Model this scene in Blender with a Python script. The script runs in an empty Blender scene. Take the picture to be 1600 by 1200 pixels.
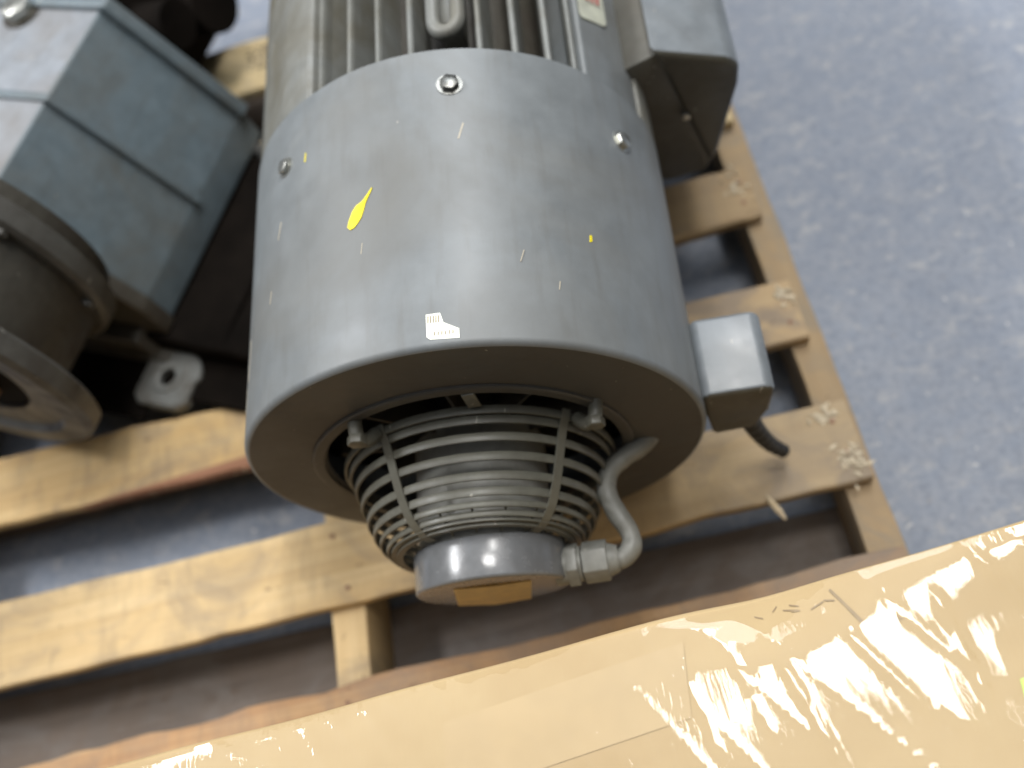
import bpy, bmesh, math, random
from mathutils import Vector, Matrix, noise

random.seed(11)
SC = bpy.context.scene
COL = SC.collection
PI = math.pi

# ------------------------------------------------------------------ camera
cam_data = bpy.data.cameras.new('camera')
cam = bpy.data.objects.new('camera', cam_data)
COL.objects.link(cam)
SC.camera = cam
cam_data.sensor_fit = 'HORIZONTAL'
cam_data.sensor_width = 36.0
cam_data.lens = 33.75
cam_data.clip_start = 0.01
cam_data.clip_end = 100
_X = Vector((0.9580786, -0.25868122, -0.1231642))       # deck axes seen in camera axes (x right, y down, z forward)
_Y = Vector((-0.16836792, -0.85616877, 0.48849492))
_Z = Vector((-0.2318138, -0.44727963, -0.86383059))
def cam2world(c):
    c = Vector(c)
    return Vector((_X.dot(c), _Y.dot(c), _Z.dot(c)))
CAM = Vector((0, 0, 1.0436))
r_, u_, b_ = cam2world((1, 0, 0)), cam2world((0, -1, 0)), cam2world((0, 0, -1))
cam.matrix_world = Matrix(((r_.x, u_.x, b_.x, CAM.x), (r_.y, u_.y, b_.y, CAM.y), (r_.z, u_.z, b_.z, CAM.z), (0, 0, 0, 1)))
cam_data.dof.use_dof = True
cam_data.dof.focus_distance = 0.72
cam_data.dof.aperture_fstop = 2.6

# ------------------------------------------------------------------ world and lamps (a warehouse with ceiling lamps)
w = bpy.data.worlds.new('World'); SC.world = w; w.use_nodes = True
bg = w.node_tree.nodes['Background']
bg.inputs[0].default_value = (0.80, 0.88, 1.0, 1)
bg.inputs[1].default_value = 0.07
def lamp(name, loc, size, power, col=(1, 0.985, 0.95), rot=(0, 0, 0)):
    l = bpy.data.lights.new(name, 'AREA'); l.shape = 'RECTANGLE'
    l.size, l.size_y = size; l.energy = power; l.color = col
    o = bpy.data.objects.new(name, l); COL.objects.link(o)
    o.location = loc; o.rotation_euler = rot
    return o
lamp('ceiling_lamp', (-3.35, 2.2, 4.0), (0.7, 2.6), 290, col=(0.975, 0.985, 1.0))
lamp('skylight', (-0.20, 2.2, 4.6), (7.5, 7.0), 190, col=(0.97, 0.98, 1.0))
lamp('ceiling_lamp', (0.56, 0.84, 4.0), (0.95, 0.60), 62, rot=(0, 0, math.radians(-14)))
lamp('ceiling_lamp', (1.15, 2.6, 4.0), (0.35, 1.6), 90)
lamp('skylight', (1.4, 5.2, 5.0), (2.6, 1.6), 95, col=(0.86, 0.93, 1.0), rot=(math.radians(-35), 0, 0))
SC.view_settings.view_transform = 'Standard'
SC.view_settings.look = 'None'
SC.view_settings.exposure = 0.0
SC.view_settings.gamma = 1.0

# ------------------------------------------------------------------ material helpers
class NT:
    def __init__(s, name):
        s.m = bpy.data.materials.new(name); s.m.use_nodes = True
        s.t = s.m.node_tree; s.t.nodes.clear()
        s.out = s.n('ShaderNodeOutputMaterial')
        s.p = s.n('ShaderNodeBsdfPrincipled')
        s.l(s.p.outputs[0], s.out.inputs[0])
        s.tc = s.n('ShaderNodeTexCoord')
    def n(s, k, **kw):
        x = s.t.nodes.new(k)
        for a, v in kw.items(): setattr(x, a, v)
        return x
    def l(s, a, b): s.t.links.new(a, b)
    def mapping(s, scale=(1, 1, 1), loc=(0, 0, 0), rot=(0, 0, 0), src='Object'):
        m = s.n('ShaderNodeMapping'); s.l(s.tc.outputs[src], m.inputs[0])
        m.inputs['Scale'].default_value = scale; m.inputs['Location'].default_value = loc
        m.inputs['Rotation'].default_value = rot
        return m.outputs[0]
    def noise(s, scale, vec=None, detail=4, rough=0.55, dist=0):
        x = s.n('ShaderNodeTexNoise'); x.inputs['Scale'].default_value = scale
        x.inputs['Detail'].default_value = detail; x.inputs['Roughness'].default_value = rough
        x.inputs['Distortion'].default_value = dist
        s.l(vec if vec else s.tc.outputs['Object'], x.inputs['Vector'])
        return x.outputs[0]
    def ramp(s, fac, stops):
        x = s.n('ShaderNodeValToRGB'); e = x.color_ramp.elements
        while len(e) < len(stops): e.new(0.5)
        for i, (p, c) in enumerate(stops):
            e[i].position = p
            e[i].color = (c, c, c, 1) if isinstance(c, (int, float)) else (*c, 1)
        s.l(fac, x.inputs[0]); return x.outputs[0]
    def mix(s, fac, a, b, mode='MIX'):
        x = s.n('ShaderNodeMix'); x.data_type = 'RGBA'; x.blend_type = mode
        for sock, v in ((x.inputs[0], fac), (x.inputs[6], a), (x.inputs[7], b)):
            if isinstance(v, (int, float)): sock.default_value = v
            elif isinstance(v, tuple): sock.default_value = (*v, 1)
            else: s.l(v, sock)
        return x.outputs[2]
    def math(s, op, a, b=0.0, clamp=False):
        x = s.n('ShaderNodeMath'); x.operation = op; x.use_clamp = clamp
        for sock, v in ((x.inputs[0], a), (x.inputs[1], b)):
            if isinstance(v, (int, float)): sock.default_value = v
            else: s.l(v, sock)
        return x.outputs[0]
    def bump(s, h, strength=0.2, dist=0.002, prev=None):
        x = s.n('ShaderNodeBump'); x.inputs['Strength'].default_value = strength
        x.inputs['Distance'].default_value = dist
        s.l(h, x.inputs['Height'])
        if prev: s.l(prev, x.inputs['Normal'])
        return x.outputs[0]
    def set(s, **kw):
        for k, v in kw.items():
            sock = s.p.inputs[k.replace('_', ' ')]
            if isinstance(v, (int, float)): sock.default_value = v
            elif isinstance(v, tuple): sock.default_value = (*v, 1) if len(v) == 3 else v
            else: s.l(v, sock)
        return s

def plain(name, col, rough=0.5, metal=0.0, var=0.25, scale=30, bump=0.1, spec=0.5):
    t = NT(name)
    n1 = t.noise(scale, detail=5)
    dark = tuple(c * (1 - var) for c in col); lite = tuple(min(1, c * (1 + var)) for c in col)
    c = t.mix(t.ramp(n1, [(0.3, 0.0), (0.7, 1.0)]), dark, lite)
    t.set(Base_Color=c, Roughness=t.math('ADD', t.math('MULTIPLY', n1, 0.25), rough - 0.12), Metallic=metal,
          Normal=t.bump(t.noise(scale * 12, detail=3), bump, 0.0006))
    t.p.inputs['Specular IOR Level'].default_value = spec
    return t.m

def painted(name, col, grime, rough=0.38, grime_amt=0.5, wear=(0.42, 0.40, 0.34), seed=0.0, gscale=7, spec=0.5, chips=0.72):
    """machine paint with smeary grime, dust and small chips"""
    t = NT(name)
    v = t.mapping(loc=(seed, seed * 1.7, 0))
    big = t.noise(gscale, v, 5, 0.6, 0.6)
    mid = t.noise(gscale * 5, v, 6, 0.6)
    streak = t.noise(16, t.mapping((6, 0.8, 6), (seed, 0, 0)), 4)
    c = t.mix(t.ramp(mid, [(0.3, 0.0), (0.72, 1.0)]), tuple(x * 0.84 for x in col), tuple(x * 1.10 for x in col))
    g = t.math('MULTIPLY', t.ramp(big, [(0.42, 0.0), (0.70, 1.0)]), grime_amt)
    c = t.mix(g, c, grime)
    g2 = t.math('MULTIPLY', t.ramp(streak, [(0.52, 0.0), (0.75, 1.0)]), grime_amt * 0.45)
    c = t.mix(g2, c, tuple(x * 0.8 for x in grime))
    vor = t.noise(150, t.mapping((1, 0.35, 1), (seed, 3, 1)), 2)
    ch = t.ramp(vor, [(chips, 0.0), (chips + 0.02, 1.0)])
    c = t.mix(t.math('MULTIPLY', ch, 0.6), c, wear)
    t.set(Base_Color=c, Roughness=t.math('ADD', t.math('MULTIPLY', t.math('ADD', g, mid), 0.28), rough - 0.14),
          Normal=t.bump(t.noise(3.5, v, 3), 0.25, 0.01, t.bump(t.noise(420, v, 2), 0.08, 0.0005)))
    t.p.inputs['Specular IOR Level'].default_value = spec
    return t.m

def wood(name, light, dark, dirt, seed=0.0, base_dirt=0.0, edge_grey=True, stain=None):
    """sawn pine, grain along X"""
    t = NT(name)
    info = t.n('ShaderNodeObjectInfo')
    add = t.n('ShaderNodeVectorMath'); add.operation = 'ADD'
    t.l(t.tc.outputs['Object'], add.inputs[0])
    sc = t.n('ShaderNodeVectorMath'); sc.operation = 'SCALE'; sc.inputs[0].default_value = (13, 7, 5)
    t.l(info.outputs['Random'], sc.inputs['Scale']); t.l(sc.outputs[0], add.inputs[1])
    def mp(s_):
        m = t.n('ShaderNodeMapping'); t.l(add.outputs[0], m.inputs[0]); m.inputs['Scale'].default_value = s_; return m.outputs[0]
    grain = t.noise(14, mp((0.22, 5.5, 3)), 6, 0.62, 0.5)
    fine = t.noise(60, mp((0.12, 9, 3)), 5, 0.7)
    patch = t.noise(5.5, mp((0.6, 1.6, 1)), 4, 0.6, 0.4)
    saw = t.noise(55, mp((4.5, 0.25, 1)), 3)
    c = t.mix(t.ramp(grain, [(0.34, 0.0), (0.66, 1.0)]), light, dark)
    c = t.mix(t.math('MULTIPLY', t.ramp(fine, [(0.45, 0.0), (0.8, 1.0)]), 0.4), c, tuple(x * 0.62 for x in dark))
    smear = t.noise(11, mp((2.2, 0.5, 1)), 5, 0.65, 0.3)
    c = t.mix(t.math('MULTIPLY', t.ramp(smear, [(0.50, 0.0), (0.68, 1.0)]), 0.40), c, tuple(x * 0.70 for x in dirt))
    c = t.mix(t.math('MULTIPLY', t.ramp(saw, [(0.55, 0.0), (0.75, 1.0)]), 0.18), c, tuple(x * 0.6 for x in dark))
    c = t.mix(t.math('MULTIPLY', t.ramp(patch, [(0.45, 0.0), (0.72, 1.0)]), 0.5), c, tuple(x * 0.75 for x in dark))
    d = t.math('MULTIPLY', t.ramp(t.noise(9, mp((1, 1.2, 1)), 6, 0.65, 0.8), [(0.46, 0.0), (0.66, 1.0)]), 0.6)
    if edge_grey:
        # colour shifts greyer from the pallet's middle to its right end
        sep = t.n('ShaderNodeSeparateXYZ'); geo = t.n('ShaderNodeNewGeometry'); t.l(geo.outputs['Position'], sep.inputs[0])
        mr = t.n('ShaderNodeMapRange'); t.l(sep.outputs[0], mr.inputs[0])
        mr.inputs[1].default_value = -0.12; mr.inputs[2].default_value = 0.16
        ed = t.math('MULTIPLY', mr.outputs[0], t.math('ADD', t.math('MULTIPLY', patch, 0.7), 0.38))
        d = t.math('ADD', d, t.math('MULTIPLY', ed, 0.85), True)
    d = t.math('ADD', d, base_dirt, True)
    c = t.mix(d, c, dirt)
    c = t.mix(t.math('MULTIPLY', t.ramp(t.noise(60, mp((0.5, 1.5, 1)), 3), [(0.68, 0.0), (0.74, 1.0)]), 0.6), c, (0.10, 0.06, 0.035))
    if stain:
        # reddish bark edge
        sep2 = t.n('ShaderNodeSeparateXYZ'); t.l(t.tc.outputs['Object'], sep2.inputs[0])
        k = t.math('ADD', sep2.outputs[1], t.math('MULTIPLY', t.math('ADD', grain, -0.5), 0.03))
        k = t.math('ADD', k, t.math('MULTIPLY', sep2.outputs[0], -0.052))
        mr2 = t.n('ShaderNodeMapRange'); t.l(k, mr2.inputs[0])
        mr2.inputs[1].default_value = stain[0]; mr2.inputs[2].default_value = stain[1]
        mr2.inputs[3].default_value = 1.0; mr2.inputs[4].default_value = 0.0
        mr3 = t.n('ShaderNodeMapRange'); t.l(sep2.outputs[0], mr3.inputs[0])
        mr3.inputs[1].default_value = 0.0; mr3.inputs[2].default_value = 0.2; mr3.inputs[3].default_value = 1.0; mr3.inputs[4].default_value = 0.0
        c = t.mix(t.math('MULTIPLY', mr2.outputs[0], mr3.outputs[0]), c, (0.30, 0.15, 0.09))
    t.set(Base_Color=c, Roughness=0.75, Normal=t.bump(t.math('ADD', t.math('ADD', grain, fine), t.math('MULTIPLY', saw, 0.7)), 0.35, 0.0015))
    t.p.inputs['Specular IOR Level'].default_value = 0.25
    return t.m

def concrete():
    t = NT('sealed_concrete')
    a = t.noise(3.0, None, 6, 0.6, 0.5); b = t.noise(34, None, 6, 0.65); c3 = t.noise(95, None, 6, 0.75)
    c = t.mix(t.ramp(a, [(0.3, 0.0), (0.7, 1.0)]), (0.155, 0.180, 0.228), (0.212, 0.240, 0.292))
    c = t.mix(t.math('MULTIPLY', t.ramp(b, [(0.38, 0.0), (0.66, 1.0)]), 0.5), c, (0.29, 0.30, 0.325))
    c = t.mix(t.math('MULTIPLY', t.ramp(c3, [(0.46, 0.0), (0.64, 1.0)]), 0.55), c, (0.105, 0.125, 0.170))
    w_ = t.noise(26, t.mapping((1, 1.5, 1), (5, 2, 0)), 5, 0.7)
    c = t.mix(t.math('MULTIPLY', t.ramp(w_, [(0.54, 0.0), (0.68, 1.0)]), 0.65), c, (0.36, 0.355, 0.35))
    sp = t.noise(58, t.mapping((1, 1, 1), (1, 7, 0)), 3)
    c = t.mix(t.math('MULTIPLY', t.ramp(sp, [(0.69, 0.0), (0.74, 1.0)]), 0.6), c, (0.62, 0.60, 0.55))
    c = t.mix(t.math('MULTIPLY', t.ramp(sp, [(0.25, 1.0), (0.30, 0.0)]), 0.6), c, (0.15, 0.12, 0.10))
    t.set(Base_Color=c, Roughness=t.math('ADD', t.math('MULTIPLY', b, 0.25), 0.55),
          Normal=t.bump(t.math('ADD', b, c3), 0.25, 0.001))
    return t.m

def cardboard():
    t = NT('brown_cardboard')
    a = t.noise(4, None, 5, 0.6, 0.4); b = t.noise(60, None, 5)
    flute = t.n('ShaderNodeTexWave'); flute.inputs['Scale'].default_value = 70; flute.inputs['Distortion'].default_value = 0.4
    t.l(t.mapping(rot=(0, 0, 0.0)), flute.inputs['Vector'])
    c = t.mix(t.ramp(a, [(0.35, 0.0), (0.65, 1.0)]), (0.455, 0.325, 0.168), (0.53, 0.398, 0.218))
    c = t.mix(t.math('MULTIPLY', b, 0.25), c, (0.39, 0.26, 0.125))
    t.set(Base_Color=c, Roughness=0.7, Normal=t.bump(t.noise(9, None, 3), 0.3, 0.01, t.bump(flute.outputs[0], 0.06, 0.0006)))
    t.p.inputs['Specular IOR Level'].default_value = 0.3
    return t.m

def film(name='stretch_film', fres=0.10):
    t = NT(name)
    t.t.nodes.remove(t.p)
    tr = t.n('ShaderNodeBsdfTransparent'); tr.inputs[0].default_value = (0.97, 0.97, 0.96, 1)
    gl = t.n('ShaderNodeBsdfGlossy'); gl.inputs['Roughness'].default_value = 0.045
    mp = t.mapping((1, 1, 1), rot=(0, 0, 0.45))
    big = t.noise(5, t.mapping((3.6, 0.6, 1), rot=(0, 0, -0.55)), 2, 0.5, 0.2)
    fine = t.noise(75, t.mapping((3.0, 0.45, 1), rot=(0, 0, 0.10)), 3, 0.6)
    nm = t.bump(fine, 0.10, 0.0016, t.bump(big, 0.16, 0.006))
    t.l(nm, gl.inputs['Normal'])
    lw = t.n('ShaderNodeLayerWeight'); lw.inputs['Blend'].default_value = 0.5
    fac = t.math('ADD', t.math('MULTIPLY', t.math('POWER', lw.outputs['Facing'], 5.0), 0.5), fres - 0.04, True)
    haze = t.n('ShaderNodeBsdfGlossy'); haze.inputs['Roughness'].default_value = 0.40; t.l(nm, haze.inputs['Normal'])
    g2 = t.n('ShaderNodeMixShader'); g2.inputs[0].default_value = 0.16
    t.l(gl.outputs[0], g2.inputs[1]); t.l(haze.outputs[0], g2.inputs[2])
    mx = t.n('ShaderNodeMixShader')
    t.l(fac, mx.inputs[0])
    t.l(tr.outputs[0], mx.inputs[1]); t.l(g2.outputs[0], mx.inputs[2]); t.l(mx.outputs[0], t.out.inputs[0])
    return t.m

M = {}
M['cowl'] = painted('grey_machine_paint', (0.172, 0.186, 0.192), (0.135, 0.128, 0.110), 0.42, 0.6, seed=1.3, gscale=5, chips=0.80)
M['frame'] = painted('grimy_grey_paint', (0.185, 0.19, 0.178), (0.10, 0.085, 0.05), 0.38, 0.75, seed=4.1, gscale=9)
M['grille'] = painted('dusty_grille_paint', (0.125, 0.122, 0.098), (0.07, 0.060, 0.038), 0.40, 0.5, seed=2.2, gscale=22)
M['face'] = painted('shaded_face_paint', (0.060, 0.058, 0.053), (0.055, 0.044, 0.034), 0.50, 0.6, seed=6.2, gscale=8)  # cowl paint darkened: shade on its front side put into the colour
M['cap'] = painted('glossy_grey_paint', (0.135, 0.140, 0.146), (0.11, 0.10, 0.085), 0.21, 0.25, seed=7.7, gscale=14, spec=0.8, chips=0.83)
M['drum'] = painted('dusty_drum_paint', (0.30, 0.30, 0.275), (0.2, 0.18, 0.14), 0.35, 0.3, seed=3.1, gscale=20)
M['box'] = painted('satin_grey_paint', (0.178, 0.198, 0.215), (0.12, 0.11, 0.09), 0.33, 0.25, seed=9.1, gscale=9, spec=0.6)
M['boxshade'] = painted('shaded_grey_paint', (0.075, 0.072, 0.058), (0.05, 0.04, 0.025), 0.40, 0.7, seed=5.5, gscale=14)  # darker copy of the box paint, shade painted into the colour
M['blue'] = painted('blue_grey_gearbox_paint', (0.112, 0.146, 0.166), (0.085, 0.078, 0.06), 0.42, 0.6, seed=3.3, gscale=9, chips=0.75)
M['gtop'] = painted('pale_top_gearbox_paint', (0.215, 0.232, 0.255), (0.14, 0.12, 0.10), 0.5, 0.6, seed=8.3, gscale=11)
M['greasy_shaded'] = painted('greasy_shaded_casting', (0.058, 0.053, 0.042), (0.03, 0.022, 0.015), 0.42, 0.8, seed=2.9, gscale=16, chips=0.74)  # greasy castings; on the motor frame it is painted shade
M['sludge_shade'] = plain('oily_shade_casting', (0.0065, 0.005, 0.004), 0.85, 0, 0.5, 14, 0.3, 0.05)  # oily castings; on the thin sheets it stands in for shade
M['worn'] = painted('worn_bare_casting', (0.175, 0.18, 0.172), (0.08, 0.068, 0.052), 0.35, 0.7, seed=5.9, gscale=30)
M['flange'] = painted('dusty_flange_paint', (0.098, 0.097, 0.088), (0.040, 0.033, 0.026), 0.45, 0.8, seed=3.9, gscale=12)
M['rust'] = plain('rusty_shaft_metal', (0.22, 0.12, 0.07), 0.6, 0.3, 0.5, 40, 0.3)
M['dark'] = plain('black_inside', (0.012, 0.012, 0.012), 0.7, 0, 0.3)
M['rubber'] = plain('black_rubber', (0.018, 0.019, 0.021), 0.45, 0, 0.3, 50, 0.2)
M['steel'] = plain('zinc_steel', (0.50, 0.50, 0.46), 0.32, 0.9, 0.3, 60, 0.15)
M['dsteel'] = plain('dark_screw_steel', (0.16, 0.16, 0.15), 0.28, 0.9, 0.4, 80, 0.15)
M['pale'] = plain('white_sticker_paper', (0.78, 0.79, 0.68), 0.45, 0, 0.12, 60, 0.05)
M['yellow'] = plain('yellow_paint', (0.80, 0.66, 0.01), 0.35, 0, 0.08, 60, 0.05)
M['label'] = plain('orange_paper_label', (0.85, 0.66, 0.33), 0.4, 0, 0.15, 80, 0.05)
M['red'] = plain('red_print', (0.62, 0.10, 0.09), 0.5, 0, 0.1)
M['ink'] = plain('faded_ink', (0.10, 0.08, 0.07), 0.7, 0, 0.3)
M['faint'] = plain('faint_pencil_grey', (0.34, 0.25, 0.145), 0.8, 0, 0.3)
M['tube'] = painted('dusty_grey_conduit', (0.19, 0.19, 0.17), (0.10, 0.09, 0.068), 0.44, 0.5, seed=1.9, gscale=25)
M['scratch'] = plain('bare_scratch', (0.42, 0.37, 0.28), 0.5, 0, 0.2)
M['floor'] = concrete()
M['card'] = cardboard()
M['tape'] = plain('tan_packing_tape', (0.50, 0.365, 0.195), 0.5, 0, 0.06, 20, 0.02, 0.3)
M['green'] = plain('lime_sticker', (0.55, 0.85, 0.12), 0.4, 0, 0.05)
M['film'] = film(fres=0.09)
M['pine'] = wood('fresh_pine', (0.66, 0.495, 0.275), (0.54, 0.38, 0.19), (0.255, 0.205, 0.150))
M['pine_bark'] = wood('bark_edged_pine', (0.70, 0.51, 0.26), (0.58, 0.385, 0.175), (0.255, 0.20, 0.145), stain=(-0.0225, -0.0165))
M['pine_pale'] = wood('pale_pine', (0.72, 0.58, 0.34), (0.60, 0.46, 0.25), (0.30, 0.25, 0.18), edge_grey=False)
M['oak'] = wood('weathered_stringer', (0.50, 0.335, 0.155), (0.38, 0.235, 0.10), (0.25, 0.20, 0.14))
M['old'] = wood('old_brown_board', (0.155, 0.118, 0.092), (0.10, 0.075, 0.058), (0.17, 0.15, 0.135), base_dirt=0.15, edge_grey=False)
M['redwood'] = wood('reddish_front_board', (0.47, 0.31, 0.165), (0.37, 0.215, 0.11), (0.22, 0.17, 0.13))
M['chipped'] = plain('pale_chipped_wood', (0.56, 0.485, 0.36), 0.85, 0, 0.25, 40)
M['splinter'] = wood('splintered_wood', (0.62, 0.52, 0.36), (0.5, 0.40, 0.25), (0.3, 0.25, 0.2), edge_grey=False)

# ------------------------------------------------------------------ mesh helpers
def build(name, bm, mat, parent=None, smooth=35, loc=None, rot=None, mats=None):
    me = bpy.data.meshes.new(name)
    bmesh.ops.recalc_face_normals(bm, faces=bm.faces)
    bm.to_mesh(me); bm.free()
    for m in (mats or [mat]): me.materials.append(m)
    if smooth:
        for p in me.polygons: p.use_smooth = True
        me.set_sharp_from_angle(angle=math.radians(smooth))
    o = bpy.data.objects.new(name, me); COL.objects.link(o)
    if parent: o.parent = parent
    if loc: o.location = loc
    if rot: o.rotation_euler = rot
    return o
def tag(o, label=None, cat=None, group=None, kind=None):
    if label: o['label'] = label
    if cat: o['category'] = cat
    if group: o['group'] = group
    if kind: o['kind'] = kind
    return o
def bevel(bm, w_, seg=2, edges=None):
    bmesh.ops.bevel(bm, geom=list(edges or bm.edges), offset=w_, offset_type='OFFSET', segments=seg, profile=0.5, affect='EDGES', clamp_overlap=True)
def box(lo, hi, bv=0.0, seg=2):
    bm = bmesh.new()
    bmesh.ops.create_cube(bm, size=1)
    for v in bm.verts:
        v.co = Vector([(lo[i] + hi[i]) / 2 + v.co[i] * (hi[i] - lo[i]) for i in range(3)])
    if bv: bevel(bm, bv, seg)
    return bm
def prism(poly, y0, y1, bv=0.0, seg=2, axis='y'):
    """poly in (x,z), extruded along y"""
    bm = bmesh.new()
    a = [bm.verts.new((x, y0, z)) for x, z in poly]
    b = [bm.verts.new((x, y1, z)) for x, z in poly]
    n = len(poly)
    bm.faces.new(a); bm.faces.new(b[::-1])
    for i in range(n): bm.faces.new((a[i], b[i], b[(i + 1) % n], a[(i + 1) % n]))
    bmesh.ops.recalc_face_normals(bm, faces=bm.faces)
    if bv: bevel(bm, bv, seg)
    return bm
def lathe(profile, n=96, cx=0, cz=0, closed=True):
    """profile: (r, y) loop revolved round the local y axis"""
    bm = bmesh.new(); rings = []
    for r, y in profile:
        if r < 1e-6: rings.append([bm.verts.new((cx, y, cz))])
        else: rings.append([bm.verts.new((cx + r * math.sin(2 * PI * k / n), y, cz + r * math.cos(2 * PI * k / n))) for k in range(n)])
    m = len(rings)
    for i in range(m if closed else m - 1):
        a, b = rings[i], rings[(i + 1) % m]
        for k in range(n):
            k2 = (k + 1) % n
            if len(a) == 1 and len(b) == 1: continue
            if len(a) == 1: bm.faces.new((a[0], b[k], b[k2]))
            elif len(b) == 1: bm.faces.new((a[k], b[0], a[k2]))
            else: bm.faces.new((a[k], b[k], b[k2], a[k2]))
    return bm
def tube(path, rad, n=14, cap=True, bm=None):
    bm = bm or bmesh.new()
    path = [Vector(p) for p in path]; rings = []
    up = Vector((0.3, 0.2, 1)).normalized()
    for i, p in enumerate(path):
        d = (path[min(i + 1, len(path) - 1)] - path[max(i - 1, 0)]).normalized()
        s = d.cross(up).normalized(); t = s.cross(d).normalized()
        r = rad[i] if isinstance(rad, (list, tuple)) else rad
        rings.append([bm.verts.new(p + s * math.cos(2 * PI * k / n) * r + t * math.sin(2 * PI * k / n) * r) for k in range(n)])
    for a, b in zip(rings, rings[1:]):
        for k in range(n): bm.faces.new((a[k], a[(k + 1) % n], b[(k + 1) % n], b[k]))
    if cap: bm.faces.new(rings[0][::-1]); bm.faces.new(rings[-1])
    return bm
def spline(pts, sub=8):
    P = [Vector(p) for p in pts]; out = []
    P = [P[0] * 2 - P[1]] + P + [P[-1] * 2 - P[-2]]
    for i in range(1, len(P) - 2):
        for k in range(sub):
            t = k / sub
            out.append(0.5 * ((2 * P[i]) + (-P[i - 1] + P[i + 1]) * t + (2 * P[i - 1] - 5 * P[i] + 4 * P[i + 1] - P[i + 2]) * t * t + (-P[i - 1] + 3 * P[i] - 3 * P[i + 1] + P[i + 2]) * t ** 3))
    out.append(P[-2]); return out
def orient(bm, d, loc, spin=0):
    """turn a mesh built along +z to direction d at loc"""
    q = Vector((0, 0, 1)).rotation_difference(Vector(d))
    bmesh.ops.transform(bm, matrix=Matrix.Translation(loc) @ q.to_matrix().to_4x4() @ Matrix.Rotation(spin, 4, 'Z'), verts=bm.verts)
    return bm
def hexhead(r, h, bv=0.0006):
    bm = bmesh.new()
    bmesh.ops.create_cone(bm, cap_ends=True, segments=6, radius1=r, radius2=r, depth=h)
    bmesh.ops.translate(bm, vec=(0, 0, h / 2), verts=bm.verts)
    bevel(bm, bv, 2); return bm
def disc(r, h, n=24, r2=None, bv=0.0004):
    bm = bmesh.new()
    bmesh.ops.create_cone(bm, cap_ends=True, segments=n, radius1=r, radius2=r if r2 is None else r2, depth=h)
    bmesh.ops.translate(bm, vec=(0, 0, h / 2), verts=bm.verts)
    return bm
def merge(*bms):
    out = bmesh.new()
    for b in bms:
        me = bpy.data.meshes.new('tmp'); b.to_mesh(me); b.free(); out.from_mesh(me); bpy.data.meshes.remove(me)
    return out
def empty(name, mat=None, loc=None):
    o = bpy.data.objects.new(name, None); COL.objects.link(o); o.empty_display_size = 0.05
    if mat is not None: o.matrix_world = mat
    if loc: o.location = loc
    return o

# ------------------------------------------------------------------ floor
FZ = -0.123
bm = bmesh.new()
bmesh.ops.create_grid(bm, x_segments=4, y_segments=4, size=9)
tag(build('floor', bm, M['floor'], loc=(0, 2, FZ)), kind='structure')

# ------------------------------------------------------------------ pallet
pallet = empty('wooden_pallet', loc=(-0.4, 0.78, FZ))
tag(pallet, 'wooden shipping pallet under the grey motor and gearbox, greyer at its right end', 'pallet')
PB = Vector((-0.4, 0.78, FZ))
def plank(name, x0, x1, yl, yr, z0, z1, mat, rough=0.0012, seed=0, nx=40, nail_xs=(), wane=0.0):
    """board from x0 to x1; near/far edges given at both ends: yl=(near,far) at x0, yr=(near,far) at x1"""
    rnd = random.Random(seed); bm = bmesh.new(); rows = []
    cx, cy, cz = (x0 + x1) / 2, (yl[0] + yl[1] + yr[0] + yr[1]) / 4, (z0 + z1) / 2
    o1, o2 = rnd.random() * 50, rnd.random() * 50
    for i in range(nx + 1):
        t = i / nx; x = x0 + (x1 - x0) * t
        n_ = yl[0] + (yr[0] - yl[0]) * t; f_ = yl[1] + (yr[1] - yl[1]) * t
        jn = noise.noise(Vector((x * 14, o1, 0))) * rough * 2 + (rnd.random() - .5) * rough
        jf = noise.noise(Vector((x * 14, o2, 0))) * rough * 2 + (rnd.random() - .5) * rough
        jz = noise.noise(Vector((x * 5, o1, 3))) * 0.0012
        n_ += jn; f_ += jf; c = 0.0022
        wv = wane * max(0, noise.noise(Vector((x * 9, o2, 7))) + .3)
        sec = [(n_ + 0.001, z0), (n_, z1 - c - wv), (n_ + c + wv * 1.5, z1 + jz), (n_ * .65 + f_ * .35, z1 + jz * 1.4 + 0.0004),
               (n_ * .35 + f_ * .65, z1 + jz), (f_ - c, z1 + jz), (f_, z1 - c), (f_ - 0.001, z0)]
        ex = (rnd.random() - .5) * 0.0015 if i in (0, nx) else 0
        rows.append([bm.verts.new((x + ex - cx, y - cy, z - cz)) for y, z in sec])
    for a, b in zip(rows, rows[1:]):
        for k in range(8): bm.faces.new((a[k], b[k], b[(k + 1) % 8], a[(k + 1) % 8]))
    bm.faces.new(rows[0]); bm.faces.new(rows[-1][::-1])
    o = build(name, bm, mat, pallet, 40, loc=Vector((cx, cy, cz)) - PB)
    for nx_, fr in nail_xs:
        t = (nx_ - x0) / (x1 - x0)
        y = (yl[0] + (yr[0] - yl[0]) * t) * (1 - fr) + (yl[1] + (yr[1] - yl[1]) * t) * fr
        b2 = disc(0.0030, 0.0012, 12)
        build('nail_head', b2, M['rust'], o, 35, loc=(nx_ - cx, y - cy, z1 - cz + 0.0004))
    return o
TH = 0.017
XL = -1.02
nl = ((0.205, .3), (0.208, .72), (-0.398, .3), (-0.393, .7))
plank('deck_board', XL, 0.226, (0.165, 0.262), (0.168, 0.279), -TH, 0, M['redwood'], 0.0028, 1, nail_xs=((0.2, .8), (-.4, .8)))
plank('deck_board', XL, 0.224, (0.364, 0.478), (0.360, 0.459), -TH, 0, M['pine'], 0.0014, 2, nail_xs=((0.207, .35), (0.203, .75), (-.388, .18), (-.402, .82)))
plank('deck_board', XL, 0.214, (0.592, 0.698), (0.546, 0.632), -TH, 0, M['pine_bark'], 0.0018, 3, nail_xs=((0.198, .3), (0.2, .7)))
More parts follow.
